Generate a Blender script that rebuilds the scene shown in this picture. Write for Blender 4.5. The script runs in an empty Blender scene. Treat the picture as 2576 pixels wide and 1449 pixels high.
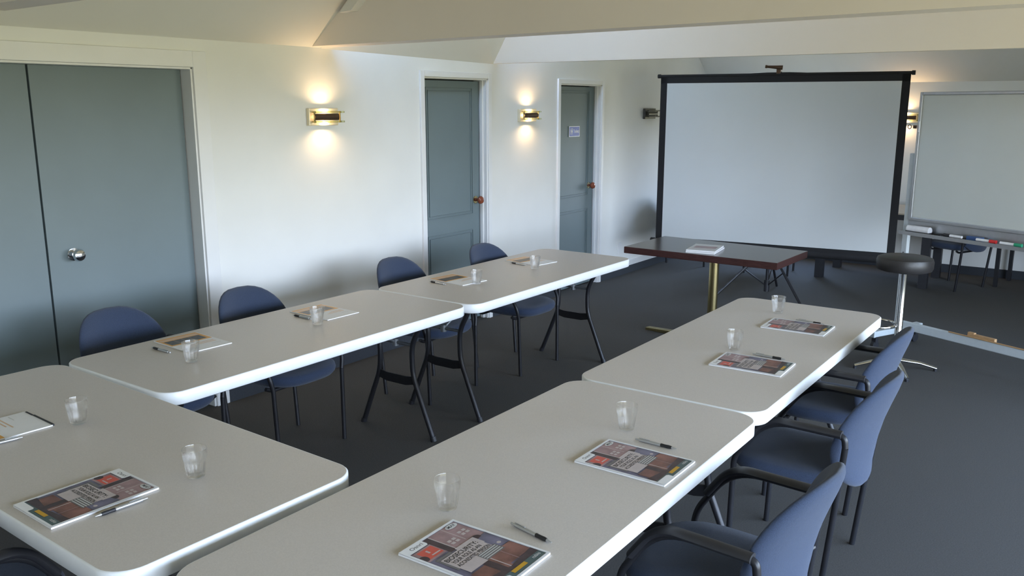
import bpy, bmesh, math, random
from mathutils import Vector, Matrix
random.seed(7)
PI = math.pi
R = math.radians
scn = bpy.context.scene
col = scn.collection

# ------------------------------------------------------------------ camera
cam_d = bpy.data.cameras.new('camera'); cam = bpy.data.objects.new('camera', cam_d); col.objects.link(cam)
cam_d.sensor_width = 36.0; cam_d.lens = 2176.88 / 2576 * 36.0
cam_d.clip_start = 0.05; cam_d.clip_end = 200
rt = Vector((0.8140137, 0.5808454, 0.0004647)); up = Vector((-0.1207678, 0.1684649, 0.9782815)); fw = Vector((-0.5681521, 0.7963907, -0.2072802))
M = Matrix((( rt.x, up.x, -fw.x, 0.0), (rt.y, up.y, -fw.y, 0.0), (rt.z, up.z, -fw.z, 1.7957), (0, 0, 0, 1)))
cam.matrix_world = M
scn.camera = cam

# ------------------------------------------------------------------ world / exposure
scn.view_settings.view_transform = 'Standard'; scn.view_settings.look = 'None'
scn.view_settings.gamma = 1.0; scn.view_settings.use_curve_mapping = False
scn.view_settings.exposure = 1.15
scn.cycles.use_denoising = True
scn.cycles.max_bounces = 14; scn.cycles.transmission_bounces = 14; scn.cycles.diffuse_bounces = 6; scn.cycles.transparent_max_bounces = 16
scn.cycles.sample_clamp_indirect = 6.0
scn.cycles.caustics_reflective = False
SKY = 10.0; GROUND = 2.6
w = bpy.data.worlds.new('daylight'); scn.world = w; w.use_nodes = True
nt = w.node_tree; nt.nodes.clear()
tc = nt.nodes.new('ShaderNodeTexCoord'); sep = nt.nodes.new('ShaderNodeSeparateXYZ')
cr = nt.nodes.new('ShaderNodeValToRGB'); bg = nt.nodes.new('ShaderNodeBackground'); ow = nt.nodes.new('ShaderNodeOutputWorld')
mr = nt.nodes.new('ShaderNodeMapRange'); mr.inputs[1].default_value = -1; mr.inputs[2].default_value = 1
nt.links.new(tc.outputs['Generated'], sep.inputs[0]); nt.links.new(sep.outputs['Z'], mr.inputs[0]); nt.links.new(mr.outputs[0], cr.inputs[0])
e = cr.color_ramp.elements
g = GROUND / SKY
e[0].position = 0.0; e[0].color = (0.74 * g, 0.72 * g, 0.46 * g, 1)
e[1].position = 1.0; e[1].color = (0.36, 0.56, 1.0, 1)
for pos, c in ((0.49, (0.76 * g, 0.76 * g, 0.50 * g, 1)), (0.515, (0.77, 0.865, 1.0, 1)), (0.64, (0.50, 0.70, 1.0, 1))):
    k = e.new(pos); k.color = c
nt.links.new(cr.outputs[0], bg.inputs[0]); bg.inputs[1].default_value = SKY
nt.links.new(bg.outputs[0], ow.inputs[0])

# room numbers
XL, XR, YN, YF, ZC = -4.3725, 2.0, -3.0, 10.35, 3.25
T = 0.74
# window openings in the right wall: (y0, y1)
WIN = [(-1.2, 1.2), (1.4, 3.8), (4.0, 6.5)]
WZ0, WZ1 = 0.30, 2.05
for i, (a, b) in enumerate(WIN):                      # portals sitting in the openings guide the daylight sampling
    ld = bpy.data.lights.new('window_portal', 'AREA'); ld.shape = 'RECTANGLE'; ld.size = WZ1 - WZ0; ld.size_y = b - a
    ld.cycles.is_portal = True
    lo = bpy.data.objects.new('window_portal', ld); col.objects.link(lo)
    lo.location = (XR + 0.06, (a + b) / 2, (WZ0 + WZ1) / 2); lo.rotation_euler = (0, R(90), 0)

FWX0, FWX1, FWZ0, FWZ1 = -3.60, -2.50, 0.80, 1.70       # unseen opening added behind the projection screen to light the left wall
ld = bpy.data.lights.new('window_portal', 'AREA'); ld.shape = 'RECTANGLE'; ld.size = FWX1 - FWX0; ld.size_y = FWZ1 - FWZ0
ld.cycles.is_portal = True
lo = bpy.data.objects.new('window_portal', ld); col.objects.link(lo)
lo.location = ((FWX0 + FWX1) / 2, YF + 0.06, (FWZ0 + FWZ1) / 2); lo.rotation_euler = (R(-90), 0, 0)

# ------------------------------------------------------------------ materials
def mat(name, c, rough=0.6, metal=0.0, var=0.06, scale=30.0, bump=0.0, bscale=None, emit=None, es=0.0, spec=0.5, coat=0.0, sheen=0.0, stretch=None):
    m = bpy.data.materials.new(name); m.use_nodes = True; n = m.node_tree; b = n.nodes['Principled BSDF']
    b.inputs['Roughness'].default_value = rough; b.inputs['Metallic'].default_value = metal
    b.inputs['Specular IOR Level'].default_value = spec
    b.inputs['Coat Weight'].default_value = coat; b.inputs['Sheen Weight'].default_value = sheen
    t = n.nodes.new('ShaderNodeTexCoord'); mp = n.nodes.new('ShaderNodeMapping'); n.links.new(t.outputs['Object'], mp.inputs[0])
    if stretch: mp.inputs['Scale'].default_value = stretch
    no = n.nodes.new('ShaderNodeTexNoise'); no.inputs['Scale'].default_value = scale; no.inputs['Detail'].default_value = 5
    n.links.new(mp.outputs[0], no.inputs['Vector'])
    rp = n.nodes.new('ShaderNodeValToRGB')
    rp.color_ramp.elements[0].position = 0.3; rp.color_ramp.elements[1].position = 0.7
    rp.color_ramp.elements[0].color = (*[max(0, x * (1 - var)) for x in c], 1)
    rp.color_ramp.elements[1].color = (*[min(1, x * (1 + var)) for x in c], 1)
    n.links.new(no.outputs[0], rp.inputs[0]); n.links.new(rp.outputs[0], b.inputs['Base Color'])
    if bump:
        n2 = n.nodes.new('ShaderNodeTexNoise'); n2.inputs['Scale'].default_value = bscale or scale; n2.inputs['Detail'].default_value = 4
        n.links.new(mp.outputs[0], n2.inputs['Vector'])
        bu = n.nodes.new('ShaderNodeBump'); bu.inputs['Strength'].default_value = bump; bu.inputs['Distance'].default_value = 0.004
        n.links.new(n2.outputs[0], bu.inputs['Height']); n.links.new(bu.outputs[0], b.inputs['Normal'])
    if emit:
        b.inputs['Emission Color'].default_value = (*emit, 1); b.inputs['Emission Strength'].default_value = es
    return m

M_wall = mat('wall_paint', (0.80, 0.80, 0.78), 0.75, var=0.02, scale=3, bump=0.05, bscale=160)
M_ceil = mat('ceiling_paint', (0.74, 0.73, 0.69), 0.8, var=0.02, scale=2)
M_beam = mat('beam_paint', (0.83, 0.76, 0.69), 0.7, var=0.015, scale=2)
M_trim = mat('trim_paint', (0.80, 0.80, 0.80), 0.45, var=0.02, scale=5)
M_door = mat('door_paint', (0.165, 0.21, 0.225), 0.5, var=0.03, scale=4, bump=0.04, bscale=90)
M_carpet = mat('carpet', (0.068, 0.064, 0.061), 0.95, var=0.22, scale=180, bump=0.6, bscale=420)
M_coving = mat('carpet_coving', (0.040, 0.045, 0.055), 0.95, var=0.15, scale=200, bump=0.4)
M_ttop = mat('table_laminate', (0.62, 0.57, 0.53), 0.38, var=0.05, scale=260)
M_tedge = mat('table_white_edge', (0.84, 0.85, 0.86), 0.35, var=0.02)
M_blackm = mat('black_metal', (0.022, 0.022, 0.026), 0.4, 0.3, var=0.1)
M_greym = mat('grey_metal', (0.22, 0.23, 0.24), 0.4, 0.6)
M_navy = mat('navy_fabric', (0.040, 0.056, 0.100), 0.95, var=0.22, scale=420, bump=0.5, bscale=700, spec=0.2, sheen=0.19)
M_black = mat('black_plastic', (0.018, 0.018, 0.022), 0.5, var=0.1)
M_chrome = mat('chrome', (0.75, 0.76, 0.78), 0.12, 1.0, var=0.02)
M_brass = mat('brass', (0.55, 0.45, 0.22), 0.25, 1.0, var=0.04)
M_plate = mat('champagne_plate', (0.78, 0.70, 0.52), 0.38, 0.45, var=0.03)
M_unlit = mat('unlit_lamp_finish', (0.075, 0.070, 0.058), 0.45, 0.4)  # darkened copy of the lamp finish, unlit look put into its colour
M_brassd = mat('bronze', (0.12, 0.075, 0.05), 0.35, 0.7, var=0.05)
M_knobw = mat('stained_wood_knob', (0.22, 0.06, 0.03), 0.25, var=0.2, scale=60)
M_dwood = mat('dark_wood', (0.055, 0.022, 0.020), 0.3, var=0.35, scale=20, stretch=(1, 12, 12))
M_dtop = mat('dark_table_laminate', (0.060, 0.050, 0.050), 0.18, var=0.12, scale=40)
M_vinyl = mat('black_vinyl', (0.025, 0.023, 0.023), 0.42, var=0.1, bump=0.15, bscale=200)
M_paper = mat('paper', (0.82, 0.82, 0.84), 0.5, var=0.01)
M_screen = mat('screen_fabric', (0.60, 0.62, 0.62), 0.85, var=0.015, scale=2, bump=0.6, bscale=1.6)
M_sblack = mat('screen_border', (0.008, 0.008, 0.010), 0.8)
M_wbd = mat('whiteboard_enamel', (0.60, 0.63, 0.61), 0.22, var=0.02, scale=3)
M_alu = mat('aluminium', (0.45, 0.46, 0.48), 0.35, 0.8, var=0.04)
M_alul = mat('pale_grey_enamel', (0.52, 0.56, 0.58), 0.4, var=0.03)
M_red = mat('red_plastic', (0.65, 0.03, 0.03), 0.35)
M_green = mat('green_plastic', (0.02, 0.30, 0.16), 0.35)
M_bluep = mat('blue_plastic', (0.05, 0.11, 0.28), 0.4)
M_whitep = mat('white_plastic', (0.80, 0.80, 0.83), 0.35)
M_tan = mat('pale_wood', (0.42, 0.25, 0.12), 0.6, var=0.2, scale=30, stretch=(1, 8, 8))
M_signb = mat('sign_blue', (0.03, 0.075, 0.42), 0.35)
M_beige = mat('beige_laminate', (0.34, 0.29, 0.22), 0.35)
M_silver = mat('silver_barrel', (0.55, 0.56, 0.58), 0.28, 0.7)
M_bulb = mat('lit_bulb', (1, 0.9, 0.7), 0.5, emit=(1.0, 0.72, 0.38), es=60)

def glass(name, tint=(1, 1, 1), k=0.55, ior=1.5):
    # clear glass: light passes straight on, grazing faces mirror, a share refracts
    m = bpy.data.materials.new(name); m.use_nodes = True; n = m.node_tree; n.nodes.clear()
    o = n.nodes.new('ShaderNodeOutputMaterial'); g_ = n.nodes.new('ShaderNodeBsdfGlass'); tr = n.nodes.new('ShaderNodeBsdfTransparent')
    gl = n.nodes.new('ShaderNodeBsdfGlossy'); fr = n.nodes.new('ShaderNodeFresnel'); m1 = n.nodes.new('ShaderNodeMixShader'); m2 = n.nodes.new('ShaderNodeMixShader')
    g_.inputs['Color'].default_value = (*tint, 1); g_.inputs['IOR'].default_value = ior; g_.inputs['Roughness'].default_value = 0.0
    tr.inputs[0].default_value = (*tint, 1); gl.inputs['Roughness'].default_value = 0.03; fr.inputs['IOR'].default_value = 1.6
    ge = n.nodes.new('ShaderNodeNewGeometry'); mu = n.nodes.new('ShaderNodeMath'); mu.operation = 'MULTIPLY'; su = n.nodes.new('ShaderNodeMath'); su.operation = 'SUBTRACT'
    su.inputs[0].default_value = 1.0; n.links.new(ge.outputs['Backfacing'], su.inputs[1]); n.links.new(su.outputs[0], mu.inputs[0]); n.links.new(fr.outputs[0], mu.inputs[1])
    n.links.new(mu.outputs[0], m1.inputs[0]); n.links.new(tr.outputs[0], m1.inputs[1]); n.links.new(gl.outputs[0], m1.inputs[2])
    m2.inputs[0].default_value = k
    n.links.new(m1.outputs[0], m2.inputs[1]); n.links.new(g_.outputs[0], m2.inputs[2]); n.links.new(m2.outputs[0], o.inputs[0])
    return m
M_glass = glass('clear_tumbler_glass', (1.0, 1.0, 1.0), 0.42)
M_rod = glass('sconce_glass', (0.95, 0.97, 0.80), 0.7)

# ------------------------------------------------------------------ mesh helpers
class MB:
    def __init__(s): s.bm = bmesh.new()
    def box(s, c, d, rot=None, mi=0):
        m_ = Matrix.Translation(Vector(c)) @ (rot.to_4x4() if rot else Matrix.Identity(4)) @ Matrix.Diagonal((d[0], d[1], d[2], 1))
        r = bmesh.ops.create_cube(s.bm, size=1, matrix=m_)
        fs = {f for v in r['verts'] for f in v.link_faces}
        for f in fs: f.material_index = mi
        return s
    def quad(s, pts, mi=0):
        f = s.bm.faces.new([s.bm.verts.new(p) for p in pts]); f.material_index = mi; return s
    def prism(s, pts, z0, z1, mi=0, mt=None, mb=None, axis='z', bev=0.0, inset=0.0):
        n = len(pts)
        def P(p, z):
            return {'z': (p[0], p[1], z), 'x': (z, p[0], p[1]), 'y': (p[0], z, p[1])}[axis]
        cx = sum(p[0] for p in pts) / n; cy = sum(p[1] for p in pts) / n
        def shr(k):
            out = []
            for i, p in enumerate(pts):
                a, b = pts[i - 1], pts[(i + 1) % n]
                t = Vector((b[0] - a[0], b[1] - a[1])); t.normalize()
                nn = Vector((t.y, -t.x))
                if nn.dot(Vector((p[0] - cx, p[1] - cy))) < 0: nn = -nn
                out.append((p[0] - nn.x * k, p[1] - nn.y * k))
            return out
        rings = []
        if bev: rings.append((shr(bev), z0)); rings.append((pts, z0 + bev)); rings.append((pts, z1 - bev)); rings.append((shr(bev), z1))
        else: rings.append((pts, z0)); rings.append((pts, z1))
        if inset: rings.append((shr(bev + inset), z1))
        R_ = [[s.bm.verts.new(P(p, z)) for p in pp] for pp, z in rings]
        for a, b in zip(R_[:-1], R_[1:]):
            for i in range(n):
                f = s.bm.faces.new((a[i], a[(i + 1) % n], b[(i + 1) % n], b[i])); f.material_index = mi
        f = s.bm.faces.new(list(reversed(R_[0]))); f.material_index = mi if mb is None else mb
        f = s.bm.faces.new(R_[-1]); f.material_index = mi if mt is None else mt
        return s
    def tube(s, pts, r, seg=12, mi=0, cap=True, flat=None, closed=False):
        pts = [Vector(p) for p in pts]
        rr = r if isinstance(r, (list, tuple)) else [r] * len(pts)
        rings = []; n = len(pts)
        prev = None
        for i, p in enumerate(pts):
            if closed: t = (pts[(i + 1) % n] - pts[i - 1])
            else: t = (pts[min(i + 1, n - 1)] - pts[max(i - 1, 0)])
            t.normalize()
            if prev is None:
                a = Vector((0, 0, 1)) if abs(t.z) < 0.9 else Vector((0, 1, 0))
                u = t.cross(a).normalized()
            else:
                u = (prev - t * prev.dot(t)).normalized()
            prev = u; v = t.cross(u)
            fa, fb = flat if flat else (1, 1)
            rings.append([s.bm.verts.new(p + (u * math.cos(2 * PI * k / seg) * fa + v * math.sin(2 * PI * k / seg) * fb) * rr[i]) for k in range(seg)])
        prs = list(zip(rings[:-1], rings[1:]))
        if closed: prs.append((rings[-1], rings[0]))
        for a, b in prs:
            for k in range(seg):
                f = s.bm.faces.new((a[k], a[(k + 1) % seg], b[(k + 1) % seg], b[k])); f.material_index = mi
        if cap and not closed:
            f = s.bm.faces.new(list(reversed(rings[0]))); f.material_index = mi
            f = s.bm.faces.new(rings[-1]); f.material_index = mi
        return s
    def lathe(s, prof, seg=32, o=(0, 0, 0), mi=0, mtx=None, rf=None):
        mtx = mtx or Matrix.Identity(4); rings = []
        for r, z in prof:
            if r < 1e-6: rings.append([s.bm.verts.new(mtx @ Vector((o[0], o[1], o[2] + z)))])
            else:
                rings.append([s.bm.verts.new(mtx @ Vector((o[0] + (rf(r, z, k) if rf else r) * math.cos(2 * PI * k / seg), o[1] + (rf(r, z, k) if rf else r) * math.sin(2 * PI * k / seg), o[2] + z))) for k in range(seg)])
        for a, b in zip(rings[:-1], rings[1:]):
            for k in range(seg):
                A = a[k % len(a)], a[(k + 1) % len(a)]; B = b[k % len(b)], b[(k + 1) % len(b)]
                vs = []
                for v in (A[0], A[1], B[1], B[0]):
                    if v not in vs: vs.append(v)
                if len(vs) > 2:
                    f = s.bm.faces.new(vs); f.material_index = mi
        return s
    def build(s, name, mats, parent=None, smooth=True, angle=35, bevel=0.0, label=None, sub=0, solid=0, loc=None, rotz=None):
        bmesh.ops.recalc_face_normals(s.bm, faces=s.bm.faces)
        me = bpy.data.meshes.new(name); s.bm.to_mesh(me); s.bm.free()
        if not isinstance(mats, (list, tuple)): mats = [mats]
        for m_ in mats: me.materials.append(m_)
        if smooth:
            me.polygons.foreach_set('use_smooth', [True] * len(me.polygons)); me.set_sharp_from_angle(angle=R(angle))
        o = bpy.data.objects.new(name, me); col.objects.link(o)
        if bevel:
            b = o.modifiers.new('b', 'BEVEL'); b.width = bevel; b.segments = 2; b.limit_method = 'ANGLE'; b.angle_limit = R(40)
        if sub:
            b = o.modifiers.new('s', 'SUBSURF'); b.levels = sub; b.render_levels = sub
        if parent: o.parent = parent
        if label: o['label'] = label
        if loc: o.location = loc
        if rotz is not None: o.rotation_euler = (0, 0, rotz)
        return o

def fillet(pts, rad, n=6):
    pts = [Vector(p) for p in pts]; out = [pts[0]]
    for i in range(1, len(pts) - 1):
        a, b, c = pts[i - 1], pts[i], pts[i + 1]
        r_ = rad if not isinstance(rad, (list, tuple)) else rad[i - 1]
        d1 = (a - b); d2 = (c - b); k = min(r_, d1.length * 0.49, d2.length * 0.49)
        p, q = b + d1.normalized() * k, b + d2.normalized() * k
        for j in range(n + 1):
            t = j / n; out.append(p * (1 - t) ** 2 + b * 2 * t * (1 - t) + q * t * t)
    out.append(pts[-1]); return out

def thing(name, label, cat, loc=(0, 0, 0), rotz=0, group=None):
    o = bpy.data.objects.new(name, None); col.objects.link(o); o.empty_display_size = 0.1
    o.location = loc; o.rotation_euler = (0, 0, rotz); o['label'] = label; o['category'] = cat
    if group: o['group'] = group
    return o
def tag(o, label, cat, group=None, kind=None):
    o['label'] = label; o['category'] = cat
    if group: o['group'] = group
    if kind: o['kind'] = kind
    return o
def struct(o):
    o['kind'] = 'structure'; return o
def dup(root, loc, rotz, label=None, group=None, skip=()):
    def cp(o, par):
        c = o.copy(); col.objects.link(c); c.parent = par
        for ch in list(o.children): cp(ch, c)
        return c
    r = root.copy(); col.objects.link(r); r.location = loc; r.rotation_euler = (0, 0, rotz)
    if label: r['label'] = label
    if group: r['group'] = group
    for ch in list(root.children): cp(ch, r)
    return r
def text_into(mb, txt, x, y, z, h, mi, width=None, rotm=None, align='LEFT', extr=0.0):
    cu = bpy.data.curves.new('t', 'FONT'); cu.body = txt; cu.size = 1.0; cu.align_x = align; cu.extrude = 0; cu.offset = 0.016
    ob = bpy.data.objects.new('t', cu); col.objects.link(ob)
    dg = bpy.context.evaluated_depsgraph_get(); me = bpy.data.meshes.new_from_object(ob.evaluated_get(dg))
    xs = [v.co.x for v in me.vertices]; ys = [v.co.y for v in me.vertices]
    sx = h / 0.72; sy = sx
    if width: sx = width / (max(xs) - min(xs))
    x0 = min(xs) if align == 'LEFT' else 0
    vm = []
    for v in me.vertices:
        p = Vector(((v.co.x - x0) * sx + x, v.co.y * sy + y, z))
        vm.append(mb.bm.verts.new(rotm @ p if rotm else p))
    for pl in me.polygons:
        try:
            f = mb.bm.faces.new([vm[i] for i in pl.vertices]); f.material_index = mi
        except ValueError: pass
    bpy.data.objects.remove(ob); bpy.data.curves.remove(cu); bpy.data.meshes.remove(me)

# ------------------------------------------------------------------ room shell
struct(MB().box(((XL + XR) / 2, (YN + YF) / 2, -0.05), (XR - XL + 0.4, YF - YN + 0.4, 0.1)).build('floor', M_carpet, smooth=False))
# left wall with three door openings: faces at x = XL, 0.14 thick
DO = [(1.30, 3.03, 2.00), (4.99, 5.775, 2.00), (6.88, 7.645, 1.985)]
mb = MB(); th = 0.14
def wl(y0, y1, z0, z1): mb.box((XL - th / 2, (y0 + y1) / 2, (z0 + z1) / 2), (th, y1 - y0, z1 - z0))
ys = YN
for (a, b, zt) in DO:
    wl(ys, a, 0, 2.16); wl(a, b, zt, 2.16); ys = b
wl(ys, YF + 0.1, 0, 2.16)
# gable part beyond the second boxed beam
mb.prism([(5.88, 2.16), (YF + 0.1, 2.16), (YF + 0.1, 2.20), (9.0, ZC), (5.88, ZC)], XL - th, XL, axis='x')
struct(mb.build('wall_left', M_wall, smooth=False))
for (a, b, zt) in DO:      # outside light is blocked by unseen panels added with the doors below
    pass
mb = MB()
for x0_, x1_, z0_, z1_ in ((XL - 0.15, FWX0, 0, 2.4), (FWX1, XR + 0.15, 0, 2.4), (FWX0, FWX1, 0, FWZ0), (FWX0, FWX1, FWZ1, 2.4)):
    mb.box(((x0_ + x1_) / 2, YF + 0.07, (z0_ + z1_) / 2), (x1_ - x0_, 0.14, z1_ - z0_))
struct(mb.build('wall_far', M_wall, smooth=False))
mb = MB()
for z in (FWZ0 + 0.02, FWZ1 - 0.02): mb.box(((FWX0 + FWX1) / 2, YF + 0.09, z), (FWX1 - FWX0, 0.05, 0.04))
for x in (FWX0 + 0.02, (FWX0 + FWX1) / 2, FWX1 - 0.02): mb.box((x, YF + 0.09, (FWZ0 + FWZ1) / 2), (0.04, 0.05, FWZ1 - FWZ0 - 0.08))
struct(mb.build('window_4', M_trim, smooth=False))  # frame of the added far-wall opening, out of view
struct(MB().box(((XL + XR) / 2, YN - 0.07, ZC / 2), (XR - XL + 0.3, 0.14, ZC)).build('wall_near', M_wall, smooth=False))
mb = MB()
def wr(y0, y1, z0, z1): mb.box((XR + 0.07, (y0 + y1) / 2, (z0 + z1) / 2), (0.14, y1 - y0, z1 - z0))
wr(YN, YF, 0, WZ0); wr(YN, YF, WZ1, ZC)
ys = YN
for a, b in WIN: wr(ys, a, WZ0, WZ1); ys = b
wr(ys, YF, WZ0, WZ1)
struct(mb.build('wall_right', M_wall, smooth=False))
for i, (a, b) in enumerate(WIN):
    mb = MB(); f_ = 0.05
    for z in (WZ0 + f_ / 2, WZ1 - f_ / 2): mb.box((XR + 0.10, (a + b) / 2, z), (0.05, b - a, f_))
    for y in (a + f_ / 2, (a + b) / 2, b - f_ / 2): mb.box((XR + 0.10, y, (WZ0 + WZ1) / 2), (0.05, f_, WZ1 - WZ0 - 2 * f_))
    struct(mb.build('window_%d' % (i + 1), M_trim, smooth=False))
# eave outside above the windows keeps the high sky off the inner wall
struct(MB().box((XR + 0.62, (YN + YF) / 2, 2.22), (0.95, YF - YN, 0.12)).build('trim_8', M_trim, smooth=False))
# ceiling: slope rising from the left wall, flat top, slope falling to the far wall
s38 = math.tan(R(38)); x1 = XL + (ZC - 2.155) / s38
mb = MB()
def slab(p, q, r_, s_, t_=0.06):
    a = [Vector(v) for v in (p, q, r_, s_)]; n_ = (a[1] - a[0]).cross(a[3] - a[0]).normalized()
    if n_.z < 0: n_ = -n_
    b = [v + n_ * t_ for v in a]
    for f in ((a[0], a[1], a[2], a[3]), (b[3], b[2], b[1], b[0]), (a[0], b[0], b[1], a[1]), (a[1], b[1], b[2], a[2]), (a[2], b[2], b[3], a[3]), (a[3], b[3], b[0], a[0])): mb.quad(f)
slab((XL, YN, 2.155), (XL, 4.0, 2.155), (x1, 4.0, ZC), (x1, YN, ZC))
s60 = math.tan(R(58)); x2 = XL + (ZC - 2.13) / s60
slab((XL, 4.0, 2.15), (XL, 5.88, 2.12), (x2, 5.88, ZC), (x2, 4.0, ZC))
slab((x1, YN, ZC), (XR, YN, ZC), (XR, 4.0, ZC), (x1, 4.0, ZC))
slab((x2, 4.0, ZC), (XR, 4.0, ZC), (XR, 5.88, ZC), (x2, 5.88, ZC))
slab((XL, 5.88, ZC), (XR, 5.88, ZC), (XR, 8.86, ZC), (XL, 8.86, ZC))
slab((XL, YF + 0.02, 2.02), (XR, YF + 0.02, 2.02), (XR, 8.82, ZC), (XL, 8.82, ZC))
struct(mb.build('ceiling', M_ceil, smooth=False))
# boxed beams crossing the room
for i, (y, zb0, zb1, sl, bt) in enumerate(((1.86, 2.215, 2.23, s38, 0.16), (3.92, 2.160, 2.178, s38, 0.16), (5.86, 2.124, 2.108, s60, 0.055))):
    zt = 3.22
    xt = XL + (zt - zb0) / sl
    mb = MB()
    mb.prism([(XL + 0.002, zb0), (XR, zb1), (XR, zt), (xt, zt)], y, y + bt, axis='y')
    struct(mb.build('trim_%d' % (i + 1), M_beam, smooth=False))
# small sloping batten boxed against the near face of the second beam
mb = MB()
mb.prism([(-4.045, 2.343), (-3.945, 2.350), (-3.62, 2.62), (-3.62, 2.72)], 3.86, 3.92, axis='y')
struct(mb.build('trim_4', M_ceil, smooth=False))

# casings and doors on the left wall
def casing(name, a, b, zt, wd, pr_=0.018, stop=True):
    mb = MB(); x = XL + pr_ / 2
    mb.box((x, a - wd / 2, zt / 2 + wd / 2), (pr_, wd, zt + wd)); mb.box((x, b + wd / 2, zt / 2 + wd / 2), (pr_, wd, zt + wd))
    mb.box((x, (a + b) / 2, zt + wd / 2), (pr_, b - a, wd))
    # jamb lining and stop
    for y in (a + 0.006, b - 0.006): mb.box((XL - 0.06, y, zt / 2), (0.13, 0.012, zt))
    mb.box((XL - 0.06, (a + b) / 2, zt - 0.006), (0.13, b - a, 0.012))
    for y in ((a + 0.018, b - 0.018) if stop else ()): mb.box((XL - 0.045, y, zt / 2), (0.03, 0.012, zt))
    return struct(mb.build(name, M_trim, smooth=False, bevel=0.003))
casing('trim_5', *DO[0], 0.088, stop=False); casing('trim_6', *DO[1], 0.045); casing('trim_7', *DO[2], 0.042)
def knob(parent, y, z, xl, m, prof, name='door_knob', lab=None):
    rot = Matrix.Translation((xl, y, z)) @ Matrix.Rotation(R(90), 4, 'Y')
    return MB().lathe(prof, 28, mtx=rot).build(name, m, parent, label=lab)
KP = [(0.0, 0.0), (0.033, 0.0), (0.033, 0.006), (0.012, 0.010), (0.011, 0.030), (0.020, 0.036), (0.031, 0.048), (0.033, 0.060), (0.027, 0.072), (0.014, 0.078), (0.0, 0.079)]
d = thing('door_1', 'wide double flush door in dull blue-grey with round silver knob', 'door', (0, 0, 0)); d['kind'] = 'structure'
xl = XL - 0.085
for (a, b) in ((1.303, 2.165), (2.171, 3.015)):
    MB().box((xl - 0.02, (a + b) / 2, 1.0), (0.04, b - a - 0.004, 1.975)).build('door_leaf', M_door, d, smooth=False, bevel=0.002)
MB().box((XL - 0.15, 2.17, 1.04), (0.01, 1.80, 2.10)).build('light_block_panel', M_black, d, smooth=False)  # unseen panel added to stop outside light leaking round the leaves
knob(d, 2.30, 1.03, xl, M_chrome, KP, lab='round polished silver knob')
def panel_door(name, y0, y1, zt, label, ky, kz):
    d = thing(name, label, 'door'); d['kind'] = 'structure'; xl = XL - 0.072
    mb = MB(); mb.box((xl - 0.02, (y0 + y1) / 2, zt / 2), (0.04, y1 - y0 - 0.03, zt - 0.02))
    for (za, zb) in ((0.91, 1.925), (0.16, 0.775)):
        a, b = y0 + 0.105, y1 - 0.115
        for q, (o_, wd) in enumerate(((0.0, 0.006), (0.022, 0.004))):
            a2, b2, c2, d2 = a + o_, b - o_, za + o_, zb - o_
            for yy in (a2, b2): mb.box((xl + 0.002, yy, (c2 + d2) / 2), (0.014, wd, d2 - c2 + wd))
            for zz in (c2, d2): mb.box((xl + 0.002, (a2 + b2) / 2, zz), (0.014, b2 - a2, wd))
    mb.build('door_leaf', M_door, d, smooth=False, bevel=0.002)
    MB().box((XL - 0.15, (y0 + y1) / 2, 1.03), (0.02, y1 - y0 + 0.1, 2.06)).build('light_block_panel', M_black, d, smooth=False)  # unseen panel added to stop light leaking in above the leaf
    k = knob(d, ky, kz, xl, [M_knobw], [(0.0, 0.004)] + [(0.016, 0.004)] + KP[3:], lab='red-brown wooden knob')
    MB().lathe([(0.0, 0), (0.030, 0.0), (0.030, 0.004), (0.0, 0.004)], 28, mtx=Matrix.Translation((xl + 0.002, ky, kz)) @ Matrix.Rotation(R(90), 4, 'Y')).build('knob_rose', M_brass, k)
    return d
panel_door('door_2', 4.99, 5.775, 1.99, 'grey-green two-panel door with wooden knob, between the two lit wall lamps', 5.70, 1.02)
panel_door('door_3', 6.88, 7.645, 1.975, 'grey-green two-panel door carrying the small blue toilets sign', 7.54, 1.005)
# toilets sign
t = thing('toilet_sign', 'small blue and white sign reading Toilets on the grey-green door', 'sign', (XL - 0.067, 7.255, 1.543), 0)
rot = Matrix(((0, 0, 1, 0), (1, 0, 0, 0), (0, 1, 0, 0), (0, 0, 0, 1)))
W2, H2 = 0.098, 0.050
mb = MB()
mb.box((0.001, 0, 0), (0.003, 2 * W2, 2 * H2)); mb.build('sign_plate', M_whitep, t, smooth=False)
mb = MB(); mb.box((0.0032, 0, 0), (0.0015, 2 * W2 - 0.016, 2 * H2 - 0.012)); mb.build('sign_face', M_signb, t, smooth=False)
mb = MB()
text_into(mb, 'Toilets', -0.020, -0.012, 0.0045, 0.030, 0, width=0.100, rotm=rot)
mb.build('sign_lettering', M_whitep, t, smooth=False)
mb = MB()
for px_, sk in ((-0.066, 0), (-0.043, 1)):
    mb.lathe([(0.0, 0), (0.0055, 0), (0.0055, 0.001), (0, 0.001)], 16, o=(px_, 0.026, 0.0042), mtx=rot)
    bw = 0.007 if not sk else 0.004
    mb.quad([rot @ Vector(p) for p in ((px_ - bw, 0.018, 0.0045), (px_ + bw, 0.018, 0.0045), (px_ + (0.005 if not sk else 0.010), -0.008, 0.0045), (px_ - (0.005 if not sk else 0.010), -0.008, 0.0045))])
    mb.quad([rot @ Vector(p) for p in ((px_ - 0.004, -0.008, 0.0045), (px_ + 0.004, -0.008, 0.0045), (px_ + 0.004, -0.028, 0.0045), (px_ - 0.004, -0.028, 0.0045))])
mb.build('sign_pictogram', M_whitep, t, smooth=False)
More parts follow.
